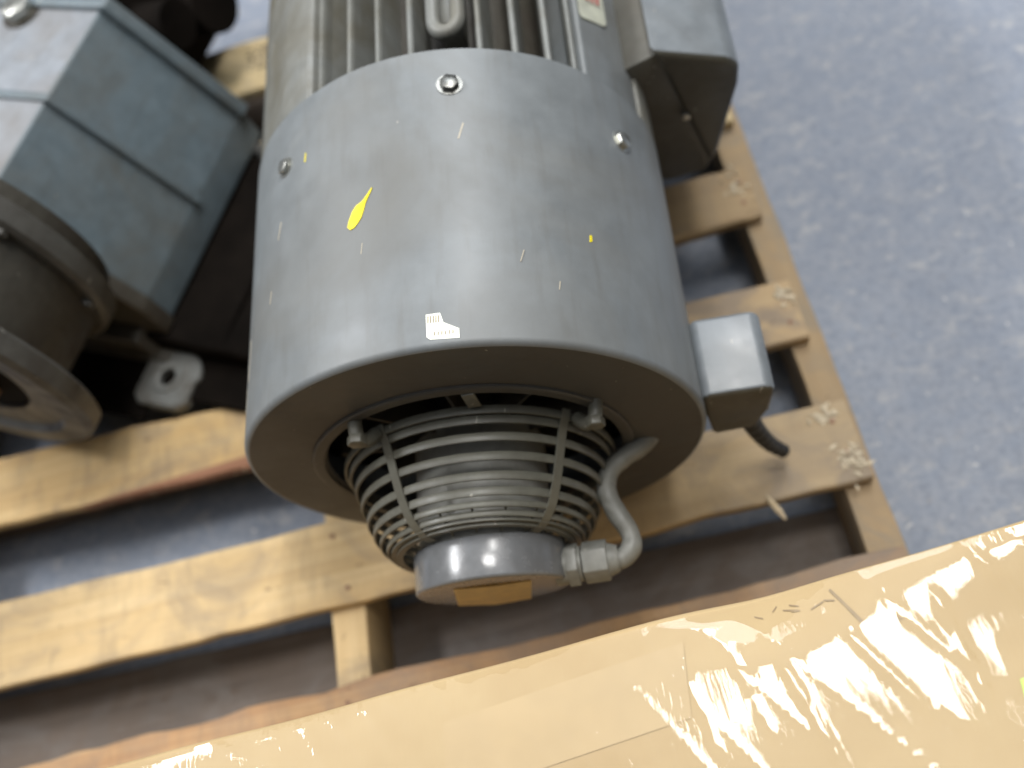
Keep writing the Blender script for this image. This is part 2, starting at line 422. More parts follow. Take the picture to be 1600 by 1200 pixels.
plank('deck_board', -0.33, 0.212, (0.738, 0.83), (0.735, 0.822), -TH, 0, M['oak'], 0.002, 4, nail_xs=((0.196, .3), (0.2, .7)), wane=0.004)
plank('deck_board', XL, 0.222, (0.905, 0.99), (0.900, 0.99), -TH, 0, M['pine_pale'], 0.0018, 5)
plank('deck_board', XL, 0.222, (1.045, 1.134), (1.045, 1.130), -TH, 0, M['pine_pale'], 0.0014, 6)
plank('deck_board', XL, 0.222, (1.275, 1.400), (1.215, 1.330), -TH, 0, M['pine_pale'], 0.0014, 7)
for x0, x1, m in ((0.192, 0.232, 'oak'), (-0.418, -0.375, 'pine'), (-1.02, -0.98, 'oak')):
    bm = box((x0, 0.166, -0.105), (x1, 1.40, -TH - 0.0005), 0.002)
    bmesh.ops.subdivide_edges(bm, edges=[e for e in bm.edges if abs((e.verts[0].co - e.verts[1].co).y) > .5], cuts=40)
    for v in bm.verts:
        v.co.x += noise.noise(Vector((v.co.x * 30, v.co.y * 12, v.co.z * 12))) * 0.0022
    c = Vector(((x0 + x1) / 2, 0.78, -0.06))
    # long axis turned to local x so that the grain follows it
    bmesh.ops.translate(bm, vec=-c, verts=bm.verts)
    bmesh.ops.rotate(bm, cent=(0, 0, 0), matrix=Matrix.Rotation(-PI / 2, 3, 'Z'), verts=bm.verts)
    o = build('stringer', bm, M[m], pallet, 40, loc=c - PB, rot=(0, 0, PI / 2))
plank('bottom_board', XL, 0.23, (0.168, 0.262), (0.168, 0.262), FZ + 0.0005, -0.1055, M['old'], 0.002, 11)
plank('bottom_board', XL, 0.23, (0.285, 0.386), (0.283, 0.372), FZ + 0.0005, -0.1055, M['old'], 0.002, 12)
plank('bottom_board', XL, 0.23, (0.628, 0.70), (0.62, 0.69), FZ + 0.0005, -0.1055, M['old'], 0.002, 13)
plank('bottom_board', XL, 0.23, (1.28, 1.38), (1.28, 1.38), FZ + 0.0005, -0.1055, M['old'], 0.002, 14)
# inked stamp on a rear board: two rows of small illegible marks
rnd = random.Random(4); bm = bmesh.new()
for cx_ in (-0.476, -0.462, -0.448):
    for k in range(5):
        for j in range(3):
            if rnd.random() < .25: continue
            x = cx_ + (rnd.random() - .5) * .007; y = 1.296 + k * .011 + rnd.random() * .003 - (cx_ + .46) * .0
            s = .0012 + rnd.random() * .0012
            vs = [bm.verts.new((x + a * s - 0, y + b * s * 1.6, 0.0022)) for a, b in ((-1, -1), (1, -1), (1, 1), (-1, 1))]
            bm.faces.new(vs)
bmesh.ops.translate(bm, vec=-PB, verts=bm.verts)
build('stamp_marks', bm, M['ink'], pallet, 0)
# torn fibres on the board edges
def splinters(name, y_of, xs, n, z=-0.008, seed=3):
    rnd = random.Random(seed); bm = bmesh.new()
    for _ in range(n):
        x = rnd.uniform(*xs); y = y_of(x); L = rnd.uniform(.002, .007); a = rnd.uniform(-1.2, 1.2); w_ = rnd.uniform(.0004, .0009)
        p = Vector((x, y + .001, z + rnd.uniform(-.005, .006))); d = Vector((math.sin(a), -math.cos(a), rnd.uniform(-.5, .2))) * L
        s = Vector((w_, 0, 0))
        v = [bm.verts.new(q) for q in (p - s, p + s, p + d, p + Vector((0, 0, .0012)))]
        bm.faces.new((v[0], v[1], v[2])); bm.faces.new((v[1], v[3], v[2])); bm.faces.new((v[3], v[0], v[2]))
    bmesh.ops.translate(bm, vec=-PB, verts=bm.verts)
    o = build(name, bm, M['splinter'], pallet, 0); o['kind'] = 'stuff'
splinters('edge_fibres', lambda x: .592 - (x + 1.02) * .0371, (-.9, -.5), 60, seed=5)
splinters('edge_fibres', lambda x: .364, (-.85, .2), 50, seed=6)
splinters('edge_fibres', lambda x: .735, (.09, .21), 20, seed=8)
# crushed pale end grain where the boards are nailed at the exposed end
def crush(x, y, n, spread, seed):
    rnd = random.Random(seed); bm = bmesh.new()
    for _ in range(n):
        p = Vector((x + rnd.gauss(0, spread), y + rnd.gauss(0, spread * 1.2), 0.0008 + rnd.random() * .001)); a = rnd.uniform(0, PI)
        L = rnd.uniform(.002, .008); w_ = rnd.uniform(.0010, .0030)
        d = Vector((math.cos(a), math.sin(a), 0)) * L; s = Vector((-math.sin(a), math.cos(a), 0)) * w_
        h = Vector((0, 0, rnd.uniform(.0008, .0022)))
        v = [bm.verts.new(q) for q in (p - d, p - s, p + d, p + s, p + h)]
        for i in range(4): bm.faces.new((v[i], v[(i + 1) % 4], v[4]))
    bmesh.ops.translate(bm, vec=-PB, verts=bm.verts)
    o = build('splintered_fibres', bm, M['chipped'], pallet, 0); o['kind'] = 'stuff'
crush(0.195, 0.443, 26, .007, 1); crush(0.207, 0.382, 34, .008, 2); crush(0.200, 0.612, 26, .006, 3); crush(0.195, 0.79, 18, .008, 4)

# ------------------------------------------------------------------ electric motor
yaw, pit = 0.099, 0.022
MS = 1.04
MO = CAM + (Vector((-0.1555, 0.381, 0.2546)) - CAM) * MS
ay = Vector((math.sin(yaw) * math.cos(pit), math.cos(yaw) * math.cos(pit), math.sin(pit)))
ax = ay.cross(Vector((0, 0, 1))).normalized(); az = ax.cross(ay)
MM = Matrix(((ax.x * MS, ay.x * MS, az.x * MS, MO.x), (ax.y * MS, ay.y * MS, az.y * MS, MO.y), (ax.z * MS, ay.z * MS, az.z * MS, MO.z), (0, 0, 0, 1)))
motor = empty('electric_motor', MM)
tag(motor, 'large grey electric motor lying on the pallet, with ringed fan grille and round end cap', 'motor')
R = 0.2095
def mp(name, bm, mat, parent=motor, smooth=35):
    return build(name, bm, M[mat], parent, smooth)
def ang(deg, r, y):
    a = math.radians(deg); return Vector((r * math.sin(a), y, r * math.cos(a)))

# fan cowl: a steel drum with a rounded front edge and an open mouth
RR = 0.006
prof = [(R - .002, .297), (R, .2965)] + [(R, .2965 - (.2965 - RR) * k / 8) for k in range(1, 9)]
prof += [(R - RR + RR * math.cos(a), RR - RR * math.sin(a)) for a in [PI / 2 * k / 6 for k in range(1, 7)]]
prof += [(R - .03, 0.0), (.139, 0.0), (.1375, .0015), (.1375, .004), (.17, .004), (R - .003, .010), (R - .003, .29)]
bm = lathe(prof, 160)
for v in bm.verts:   # a shallow dent or two, and a slightly wavy rear rim
    r = math.hypot(v.co.x, v.co.z)
    if r > .2 and v.co.y > .03:
        for (d0, y0, s0, h0) in ((-3, .20, .022, .0016), (4, .255, .02, .0012), (-22, .285, .02, .0010), (30, .10, .03, .0008)):
            c = ang(d0, R, y0); q = (v.co - c).length
            k = h0 * math.exp(-(q / s0) ** 2); v.co.x *= 1 - k / r; v.co.z *= 1 - k / r
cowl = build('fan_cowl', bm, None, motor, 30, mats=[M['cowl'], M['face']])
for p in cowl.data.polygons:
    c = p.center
    if c.y < 0.0008 and math.hypot(c.x, c.z) < R - RR + .002: p.material_index = 1  # front polygons get the shade-darkened paint

def oncyl(points, r, name, mat, parent=cowl, h=0.0004):
    """thin sticker bent round the cowl: points are (degrees, y)"""
    bm = bmesh.new()
    top = [bm.verts.new(ang(d, r + h, y)) for d, y in points]; bot = [bm.verts.new(ang(d, r - .0002, y)) for d, y in points]
    n = len(points); bm.faces.new(top)
    for i in range(n): bm.faces.new((top[i], bot[i], bot[(i + 1) % n], top[(i + 1) % n]))
    return mp(name, bm, mat, parent, 0)
def cowl_screw(deg, y, mat, hexr=.0085, wash=True):
    s = hexhead(hexr, .0055) if wash else disc(hexr, .004, 24)
    if wash: s = merge(disc(hexr * 1.35, .0012, 24), s)
    slot = None
    orient(s, ang(deg, 1, 0), ang(deg, R - .0006, y), 0.3)
    return mp('cowl_screw', s, mat, cowl, 35)
cowl_screw(12.5, .2548, 'dsteel', .0085); cowl_screw(58.2, .2341, 'steel', .0085); cowl_screw(-34.3, .2339, 'steel', .0075)
cowl_screw(128, .24, 'dsteel'); cowl_screw(-120, .24, 'dsteel')
oncyl([(4.6, .0295), (7.6, .0295), (8.2, .021), (11.3, .0145), (11.3, .0065), (5.3, .0075), (4.6, .010)], R, 'torn_sticker', 'pale')
b_ = bmesh.new()
for k in range(5):
    d0 = 5.0 + k * .55; v = [b_.verts.new(ang(d, R + .0006, y)) for d, y in ((d0, .0275), (d0 + .18, .0275), (d0 + .10, .0215), (d0 - .08, .0215))]; b_.faces.new(v)
for k in range(6):
    d0 = 6.2 + k * .75; v = [b_.verts.new(ang(d, R + .0006, y)) for d, y in ((d0, .0135), (d0 + .15, .0135), (d0 + .08, .0105), (d0 - .07, .0105))]; b_.faces.new(v)
mp('faded_print', b_, 'faint', cowl, 0)
# yellow drip
drip = [(-12.9, .128), (-12.2, .1245), (-11.2, .1250), (-10.2, .1285), (-9.3, .133), (-8.6, .1405), (-8.2, .1465), (-7.6, .1510), (-6.9, .1560), (-6.5, .1600), (-6.8, .1595), (-7.7, .1550), (-8.7, .1505), (-9.4, .1485), (-10.6, .1465), (-11.6, .1420), (-12.5, .1340)]
oncyl(drip, R, 'yellow_paint_drip', 'yellow', h=.0007)
oncyl([(42.2, .102), (42.9, .103), (43.0, .109), (42.5, .109)], R, 'yellow_paint_fleck', 'yellow')
oncyl([(-26.6, .222), (-26.2, .222), (-26.0, .231), (-26.3, .231)], R, 'yellow_paint_fleck', 'yellow')
for pts in ([(13.5, .195), (13.9, .195), (15.2, .211), (14.9, .212)], [(-9.6, .098), (-9.4, .098), (-9.1, .108), (-9.3, .108)],
            [(-37, .16), (-36.7, .16), (-35.5, .176), (-35.8, .177)], [(25, .073), (25.2, .073), (26.2, .084), (26, .084)],
            [(-40, .10), (-39.7, .10), (-39.2, .112), (-39.5, .112)], [(33, .05), (33.2, .05), (33.6, .058), (33.4, .058)], [(-57.0, .055), (-56.4, .056), (-55.2, .094), (-55.6, .096)],
            [(-60, .03), (-59.6, .03), (-58.2, .052), (-58.5, .053)]):
    oncyl(pts, R, 'scratch', 'scratch', h=.0002)

# flange ring round the mouth, set slightly proud
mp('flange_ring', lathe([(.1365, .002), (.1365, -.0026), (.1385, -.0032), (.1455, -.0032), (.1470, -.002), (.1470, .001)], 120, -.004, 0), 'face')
tb = box((-.0055, -.0015, -.012), (.0055, .001, .012), .0008); bmesh.ops.translate(tb, vec=(.026, -.0030, .122), verts=tb.verts)
mp('bracket_tab', tb, 'grille')
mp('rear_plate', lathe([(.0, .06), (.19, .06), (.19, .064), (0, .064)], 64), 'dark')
# fan inside the cowl
fan = lathe([(0, .035), (.045, .035), (.05, .05), (0, .05)], 48)
fan = mp('fan_hub', fan, 'dark')
for k in range(9):
    b_ = box((-.0015, .014, .045), (.0015, .048, .128), .0005)
    bmesh.ops.rotate(b_, cent=(0, 0, 0), matrix=Matrix.Rotation(math.radians(40 * k), 3, 'Y'), verts=b_.verts)
    mp('fan_blade', b_, 'greasy_shaded', fan)

# cage grille of flat rings
GX, GZ = -.003, -.018      # the guard hangs a little low in the cowl mouth
grille = empty('fan_grille'); grille.parent = motor; grille.location = (0, 0, GZ)
rings = [(.1255, -.0035), (.1212, -.0105), (.1160, -.0240), (.1108, -.0390), (.1055, -.0540), (.1000, -.0655), (.0945, -.0745), (.0885, -.0805), (.0830, -.0845), (.0780, -.0870)]
for i, (r, y) in enumerate(rings):
    hw = .0036 if i < 6 else .0026
    pr = [(r - .0012, y + hw), (r + .0006, y + hw), (r + .0012, y + hw * .5), (r + .0012, y - hw * .5), (r + .0006, y - hw), (r - .0012, y - hw)]
    if i >= 8: pr = [(r - .0028, y + .001), (r + .0028, y + .001), (r + .0028, y - .0012), (r - .0028, y - .0012)]
    mp('grille_ring', lathe(pr, 110, GX, 0), 'grille', grille)
def rib(deg):
    bm = bmesh.new(); rows = []
    pts = [(.1290, .001)] + [(r + .0016, y) for r, y in rings] + [(.070, -.0885)]
    P = spline([(0, p[1], p[0]) for p in pts], 3)
    for i, p in enumerate(P):
        d = (P[min(i + 1, len(P) - 1)] - P[max(i - 1, 0)]).normalized(); n_ = Vector((0, -d.z, d.y))
        if n_.z < 0: n_ = -n_
        rows.append([bm.verts.new(p + Vector((sx * .0042, 0, 0)) + n_ * h) for sx, h in ((-1, -.0004), (-1, .0012), (1, .0012), (1, -.0004))])
    for a, b in zip(rows, rows[1:]):
        for k in range(4): bm.faces.new((a[k], a[(k + 1) % 4], b[(k + 1) % 4], b[k]))
    bm.faces.new(rows[0]); bm.faces.new(rows[-1][::-1])
    bmesh.ops.rotate(bm, cent=(0, 0, 0), matrix=Matrix.Rotation(math.radians(deg), 3, 'Y'), verts=bm.verts)
    bmesh.ops.translate(bm, vec=(GX, 0, 0), verts=bm.verts)
    return bm
for d in (-27, 49, 139, 229): mp('grille_rib', rib(d), 'grille', grille)
# short radial wires on the end of the cage
b_ = bmesh.new()
for k in range(20):
    a = math.radians(18 * k + 7); p0 = Vector((GX + .066 * math.sin(a), -.0880, .066 * math.cos(a))); p1 = Vector((GX + .094 * math.sin(a), -.0735, .094 * math.cos(a)))
    tube([p0, p1], .0011, 6, True, b_)
mp('end_wires', b_, 'grille', grille)
# clamps that hold the cage, each with a bolt
for deg in (-28.5, 53.5, 188):
    c = ang(deg, .1405 if deg < 100 else .125, -.002); c.x += GX
    n0 = ang(deg, 1, 0)
    b_ = tube(spline([c - n0 * .010 + Vector((0, -.004, 0)), c + Vector((0, -.013, 0)), c + n0 * .010 + Vector((0, -.011, 0)), c + n0 * .013 + Vector((0, .003, 0))], 6), .0062, 12)
    cl = mp('cage_clamp', b_, 'grille', grille, 60)
    h = hexhead(.0085, .008, .001); orient(h, (0, -1, 0), c + n0 * .010 + Vector((0, -.012, 0)), .3)
    mp('bolt_head', h, 'grille', cl)

# inner drum and glossy end cap
mp('inner_drum', lathe([(0, .02), (.058, .02), (.061, .018), (.061, -.092), (0, -.092)], 80, GX, GZ), 'drum')
capr = .0690
cp = [(0, -.0835), (.064, -.0835), (capr - .001, -.0845), (capr, -.086), (capr, -.1180)]
cp += [(capr - .003 + .003 * math.cos(a), -.1180 - .003 * math.sin(a)) for a in [PI / 2 * k / 5 for k in range(1, 6)]] + [(.03, -.1211), (0, -.1211)]
bm = lathe(cp, 110, GX + .003, 0, False)
bmesh.ops.rotate(bm, cent=(GX, -.086, 0), matrix=Matrix.Rotation(math.radians(6.0), 3, 'X'), verts=bm.verts)
cap = mp('end_cap', bm, 'cap', smooth=40); cap.location = (0, 0, GZ)
# orange paper label on the cap, creased down its middle
b_ = bmesh.new()
crn = [(-.026, .040), (.008, .036), (.040, .030), (.020, -.0665), (-.014, -.0670), (-.047, -.0500)]
v = [b_.verts.new((x, -.1219 - (.0012 if i in (1, 4) else 0), z)) for i, (x, z) in enumerate(crn)]
b_.faces.new((v[0], v[1], v[4], v[5])); b_.faces.new((v[1], v[2], v[3], v[4]))
bmesh.ops.solidify(b_, geom=b_.faces[:], thickness=.0004)
bmesh.ops.rotate(b_, cent=(GX, -.086, 0), matrix=Matrix.Rotation(math.radians(6.0), 3, 'X'), verts=b_.verts)
mp('paper_label', b_, 'label', cap, 0)
# cable gland on the cap's right side and the bent conduit up to the cowl face
gy = -.1085
g = merge(orient(disc(.0165, .012, 28), (1, 0, 0), (.058, gy, 0)), orient(hexhead(.0195, .010, .001), (1, 0, 0), (.069, gy, 0)),
          orient(disc(.0155, .003, 28), (1, 0, 0), (.079, gy, 0)), orient(hexhead(.0185, .022, .0012), (1, 0, 0), (.083, gy, 0), .2),
          orient(disc(.0150, .010, 24, .0115), (1, 0, 0), (.104, gy, 0)))
mp('cable_gland', g, 'tube').location = (0, 0, GZ)
path = spline([(.106, gy, 0), (.118, gy, .000), (.1265, -.099, .000), (.1255, -.085, .000), (.117, -.067, .000), (.1110, -.046, 0), (.116, -.028, -.001), (.130, -.015, -.004), (.147, -.005, -.008), (.157, .006, -.012)], 7)
rad = [.0088 + .0011 * noise.noise(p * 90) for p in path]
mp('conduit_tube', tube(path, rad, 18), 'tube', smooth=80).location = (0, 0, GZ)

# ribbed frame
mp('frame', lathe([(0, .285), (.150, .285), (.150, 1.0), (.12, 1.02), (0, 1.02)], 96, .0, 0), 'greasy_shaded')  # body coloured dark so the gaps between fins read as deep shadow
FR = .2020
for x in (-.0830, -.0475, -.0185, .0115, .0705, .1000, .1285, .1520):
    xx = x - .008
    zt = math.sqrt(max(0, FR ** 2 - xx ** 2)) - .001
    lean = (x - .02) * .10
    bm = bmesh.new()
    prf = [(-.0055, .10), (-.0036, zt - .005), (-.0028, zt - .0014), (-.0012, zt), (.0012, zt), (.0028, zt - .0014), (.0036, zt - .005), (.0055, .10)]
    bm = prism([(x + a + (z - .17) * .12 * (x - .03) / .1, z) for a, z in prf], .288, .99, 0)
    mp('cooling_fin', bm, 'frame')
for k in range(12):     # fins on the lower sides
    for s in (-1, 1):
        z = -.02 - k * .014
        if k > 8: continue
        e = math.sqrt(.185 ** 2 - z * z)
        bm = box((.10, .30, z - .003), (e, .99, z + .003), .001) if s > 0 else box((-e, .30, z - .003), (-.10, .99, z + .003), .001)
        mp('cooling_fin', bm, 'boxshade')
def pad(degs, r0, r1, y0, y1, bv=.005, cx=.015):
    poly = [(cx + r1 * math.sin(math.radians(d)), r1 * math.cos(math.radians(d))) for d in degs] + [(cx + r0 * math.sin(math.radians(d)), r0 * math.cos(math.radians(d))) for d in degs[::-1]]
    return prism(poly, y0, y1, bv, 3)
mp('side_pad', pad([-80, -66, -52, -38, -25.5], .15, .2085, .27, .98, .006, 0), 'frame')
mp('side_pad', pad([49, 58, 67, 76], .15, .2065, .285, .98, .005, 0), 'cowl')
mp('pad_rail', pad([73, 80, 88], .16, .2095, .270, .98, .003, 0), 'frame')
# lifting lug: an upright U-shaped loop between the fins
lp = [(.0435 + .0115 * math.cos(a), .342 + .016 * math.sin(a), .196) for a in [PI + PI * k / 10 for k in range(11)]]
lp = [(.032, .60, .193)] + lp + [(.055, .60, .193)]
mp('lifting_lug', tube(lp, .0070, 12), 'frame', smooth=60)
mp('lug_base', box((.0325, .345, .15), (.0545, .60, .188), .005, 3), 'frame')
# inspection sticker with red print on the right pad
def padpt(d, y, h): return Vector((.015 + (.189 + h) * math.sin(math.radians(d)), y, (.189 + h) * math.cos(math.radians(d))))
b_ = bmesh.new()
q = [(50.0, .379), (50.8, .375), (60.0, .385), (61.2, .391), (61.2, .47), (50.0, .47)]
v = [b_.verts.new(Vector((.2080 * math.sin(math.radians(d)), y, .2080 * math.cos(math.radians(d))))) for d, y in q]; b_.faces.new(v)
bmesh.ops.solidify(b_, geom=b_.faces[:], thickness=.001)
st = mp('inspection_sticker', b_, 'pale', smooth=0)
b_ = bmesh.new()
for i, (d0, d1, y0, y1) in enumerate(((51.6, 59.4, .421, .4225), (53.2, 54.2, .404, .416), (55.0, 56.4, .406, .409), (55.0, 56.6, .412, .415), (57.4, 58.4, .408, .418), (52.8, 58, .427, .431), (51.8, 59.2, .436, .439))):
    v = [b_.verts.new(Vector((.2092 * math.sin(math.radians(d)), y, .2092 * math.cos(math.radians(d))))) for d, y in ((d0, y0), (d1, y0), (d1, y1), (d0, y1))]; b_.faces.new(v)
mp('red_print', b_, 'red', st, 0)
# feet
for sx in (-1, 1):
    for y0 in (.36, .82):
        zf = -.2105 - (y0 + .05) * math.tan(pit)
        b_ = merge(box((sx * .155 - .04, y0, zf), (sx * .155 + .04, y0 + .10, zf + .02), .004), box((sx * .14 - .018, y0 + .01, zf + .018), (sx * .14 + .018, y0 + .09, -.08), .004))
        mp('foot', b_, 'frame')

# conduit box on the right side with its slanting cover
cb = mp('conduit_box', prism([(.150, .060), (.2245, .086), (.2285, .075), (.270, -.092), (.262, -.108), (.2225, -.114), (.150, -.085)], .352, .80, .004, 2), 'boxshade')
poly = [(.2185, .0955), (.2935, .0625), (.3035, .050), (.3015, .022), (.2765, -.078), (.268, -.094), (.2275, .072)]
cv = build('box_cover', prism(poly, .348, .81, .006, 3), None, cb, 30, mats=[M['box'], M['boxshade']])
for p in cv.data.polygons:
    if p.normal.y < -.6: p.material_index = 1  # front end takes the darker copy, painted shade
s = hexhead(.0045, .004); orient(s, (0, -1, 0), (.246, .3485, -.006)); mp('cover_screw', s, 'steel', cb)
mp('box_neck', box((.12, .40, -.07), (.22, .74, .05), .006), 'frame')
# small auxiliary box on the cowl's right side
jb = prism([(.2065, .014), (.212, .0215), (.2655, .0195), (.2715, .012), (.2665, -.03), (.2525, -.064), (.214, -.066)], .011, .090, .0045, 3)
jb = build('junction_box', jb, None, motor, 30, mats=[M['box'], M['boxshade']])
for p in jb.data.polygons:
    if p.normal.y < -.6: p.material_index = 1  # painted shade on the front end here too
gp = spline([(.246, .036, -.060), (.251, .036, -.095), (.260, .035, -.135), (.272, .033, -.168), (.287, .031, -.192)], 10)
rr_ = [(.0115 if (i // 2) % 2 else .0092) * (1 - .35 * i / len(gp)) for i in range(len(gp))]
mp('ribbed_cable_gland', tube(gp, rr_, 16), 'rubber', jb, 20)

# ------------------------------------------------------------------ gearbox at left
ga = Vector((.4528, .8916, 0)); gu = Vector((.8916, -.4528, 0))
def GP(u, a, z=0): return gu * u + ga * a + Vector((0, 0, z))
GO = GP(-1.05, .6, 0)
gear = empty('gearbox', Matrix(((gu.x, ga.x, 0, GO.x), (gu.y, ga.y, 0, GO.y), (0, 0, 1, GO.z), (0, 0, 0, 1))))
tag(gear, 'blue-grey cast gearbox with faceted housing and big round flanges, left on the pallet', 'gearbox')
du, da = 1.05, -.6
def gm(name, bm, mat, parent=gear, smooth=35):
    return build(name, bm, M[mat] if isinstance(mat, str) else None, parent, smooth, mats=None if isinstance(mat, str) else [M[k] for k in mat])
sec = [(-1.26, .30), (-.998, .30), (-.892, .105), (-.884, .055), (-.905, .035), (-1.28, .035), (-1.36, .12)]
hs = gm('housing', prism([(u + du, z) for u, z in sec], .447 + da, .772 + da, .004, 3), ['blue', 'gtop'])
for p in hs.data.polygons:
    if p.normal.z > .9: p.material_index = 1  # upward faces get the paler paint
# raised ribs crossing the housing
def grib(a0, w_, h, prof_h=1.0, bv=.004):
    poly = [(-1.26, .295), (-1.0, .295), (-.897, .105), (-.886 + h, .108), (-.994 + h * .7, .30 + h), (-1.26, .30 + h)]
    return prism([(u + du, z) for u, z in poly], a0 + da, a0 + w_ + da, bv, 3)
gm('casting_rib', grib(.600, .012, .0045, bv=.002), 'blue')
gm('casting_rib', grib(.756, .022, .007), 'blue')
gm('front_rim', prism([(u + du, z) for u, z in [(-1.26, .308), (-.993, .308), (-.886, .108), (-.878, .055), (-.90, .03), (-1.26, .03)]], .425 + da, .449 + da, .004, 3), 'greasy_shaded')
gm('rear_housing', prism([(u + du, z) for u, z in [(-1.25, .25), (-1.10, .25), (-1.07, .16), (-1.07, .04), (-1.25, .04)]], .77 + da, 1.15 + da, .006, 3), 'sludge_shade')
# round cover at the rear, a dark knob beside the housing
kb = orient(disc(.047, .07, 40), (1, .0, .25), (-1.075 + du + .0, .95 + da, .12)); gm('breather_knob', kb, 'sludge_shade')
gm('oil_boss', orient(disc(.035, .10, 32), (1, 0, .2), (-1.10 + du, .86 + da, .16)), 'sludge_shade')
# big nut on top
nb = hexhead(.021, .016, .002); orient(nb, (0, 0, 1), (-1.125 + du, .745 + da, .301), .25); gm('plug_nut', nb, 'steel')
gm('plug_washer', orient(disc(.027, .003, 32), (0, 0, 1), (-1.125 + du, .745 + da, .299)), 'greasy_shaded')
def glathe(prf, cu, cz, n=110):
    return lathe([(r, y + da) for r, y in prf], n, cu + du, cz)
gm('bell_neck', glathe([(0, .43), (.165, .43), (.165, .262), (0, .262)], -1.02, .28), 'greasy_shaded')
gm('rear_flange', glathe([(.15, .405), (.192, .405), (.200, .401), (.200, .379), (.194, .374), (.15, .374)], -1.03, .288), 'flange')
gm('bell_drum', glathe([(.10, .38), (.176, .38), (.176, .28), (.10, .28)], -1.025, .28), 'greasy_shaded')
gm('front_flange', glathe([(.15, .272), (.221, .272), (.228, .267), (.228, .247), (.221, .241), (.196, .241), (.190, .250), (.15, .252)], -1.02, .28), 'flange')
gm('flange_face', glathe([(0, .262), (.195, .262), (.195, .258), (.10, .255), (.095, .243), (.055, .240), (.05, .250), (0, .250)], -1.02, .28), 'sludge_shade')
gm('output_shaft', glathe([(0, .26), (.034, .26), (.034, .20), (.030, .196), (0, .196)], -.975, .21, 48), 'rust')
for d in range(20, 380, 45):
    h = hexhead(.009, .007, .001); orient(h, (0, -1, 0), (-1.03 + du + .186 * math.sin(math.radians(d)), .374 + da, .288 + .186 * math.cos(math.radians(d))))
    gm('flange_bolt', h, 'flange')
lc = prism([(u + du, z) for u, z in [(-1.0, .004), (-.765, .004), (-.75, .012), (-.752, .03), (-.80, .045), (-.86, .05), (-1.0, .05)]], .415 + da, .735 + da, .008, 3)
bmesh.ops.subdivide_edges(lc, edges=lc.edges[:], cuts=3)
for v in lc.verts:
    if v.co.z > .01: v.co.z += noise.noise(v.co * 16) * .012; v.co.x += noise.noise(v.co * 11) * .02
gm('lower_casting', lc, 'sludge_shade', smooth=50)
gm('shade_sheet', prism([(u + du, z) for u, z in [(-1.5, .0015), (-1.0, .0015), (-1.0, .008), (-1.5, .008)]], .262 + da, .312 + da, .002), 'sludge_shade')  # added dark sheets, painted shade over lit floor and boards
gm('shade_sheet', prism([(u + du, z) for u, z in [(-1.35, .0015), (-.895, .0015), (-.895, .008), (-1.35, .008)]], .312 + da, .352 + da, .002), 'sludge_shade')
gm('shade_sheet', prism([(u + du, z) for u, z in [(-1.25, .0015), (-.745, .0015), (-.745, .010), (-1.25, .010)]], .352 + da, .73 + da, .002), 'sludge_shade')
# mounting feet with bolt holes
def gfoot(u, a):
    c = Vector((u + du, a + da, 0))
    prf = [(.0125, .0), (.0125, .019), (.0150, .0205), (.0225, .0205), (.0235, .018), (.040, .0175), (.043, .0145), (.043, .0)]
    b_ = bmesh.new(); n = 40; rs = []
    for r, z in prf:
        rs.append([])
        for k in range(n):
            t = 2 * PI * k / n; rx = r
            if r > .03:   # roughly square pad with a cut corner
                rx = r / max(abs(math.cos(t)), abs(math.sin(t))) if not (.1 < t < 1.4) else r * 1.12
                rx = min(rx, r * 1.22)
            rs[-1].append(b_.verts.new(c + Vector((rx * math.cos(t), rx * math.sin(t), z + .0006))))
    for i in range(len(rs)):
        a_, b2 = rs[i], rs[(i + 1) % len(rs)]
        for k in range(n): b_.faces.new((a_[k], b2[k], b2[(k + 1) % n], a_[(k + 1) % n]))
    return b_
ft = gm('mounting_foot', gfoot(-.878, .375), 'worn')
gm('mounting_foot', gfoot(-.878, .74), 'flange')
gm('foot_web', prism([(u + du, z) for u, z in [(-1.2, .004), (-.93, .004), (-.905, .02), (-.92, .06), (-1.2, .06)]], .40 + da, .76 + da, .004), 'greasy_shaded')
gm('base_skid', prism([(u + du, z) for u, z in [(-1.2, .001), (-.90, .001), (-.885, .012), (-.885, .022), (-1.2, .022)]], .395 + da, .78 + da, .003), 'greasy_shaded')

# ------------------------------------------------------------------ cardboard box wrapped in film, in front
BZ = 0.35
bx = empty('cardboard_box', loc=(-0.08, -0.08, FZ))
tag(bx, 'brown cardboard box wrapped in shiny stretch film, in front of the pallet', 'box')
bx.rotation_euler = (0, 0, 0.030)
BW0, BW1, BD = -.75, .62, .254      # local extents; the far edge sits at +BD
def dents(v, amp=1.0):
    x, y = v.co.x, v.co.y
    z = v.co.z
    if z > BZ - FZ - .02:
        k = noise.noise(Vector((x * 3.1, y * 3.1, 1))) * .004 + noise.noise(Vector((x * 9, y * 9, 4))) * .0014
        e = max(0, 1 - (BD - y) / .05)
        k -= e * e * .006 * (1 + noise.noise(Vector((x * 7, 0, 2))))
        q = math.hypot((x - .135) / .045, (y - BD) / .03); k -= .010 * math.exp(-q * q)
        q = math.hypot((x - .32) / .10, (y - BD) / .04); k += .010 * math.exp(-q * q)
        v.co.z += k * amp
    if y > BD - .02: v.co.y += noise.noise(Vector((x * 6, z * 4, 3))) * .003 * amp
bm = box((BW0, -.50, .002), (BW1, BD, BZ - FZ), 0)
bmesh.ops.subdivide_edges(bm, edges=[e for e in bm.edges if abs(e.verts[0].co.x - e.verts[1].co.x) > .3], cuts=110)
bmesh.ops.subdivide_edges(bm, edges=[e for e in bm.edges if abs(e.verts[0].co.y - e.verts[1].co.y) > .3], cuts=60)
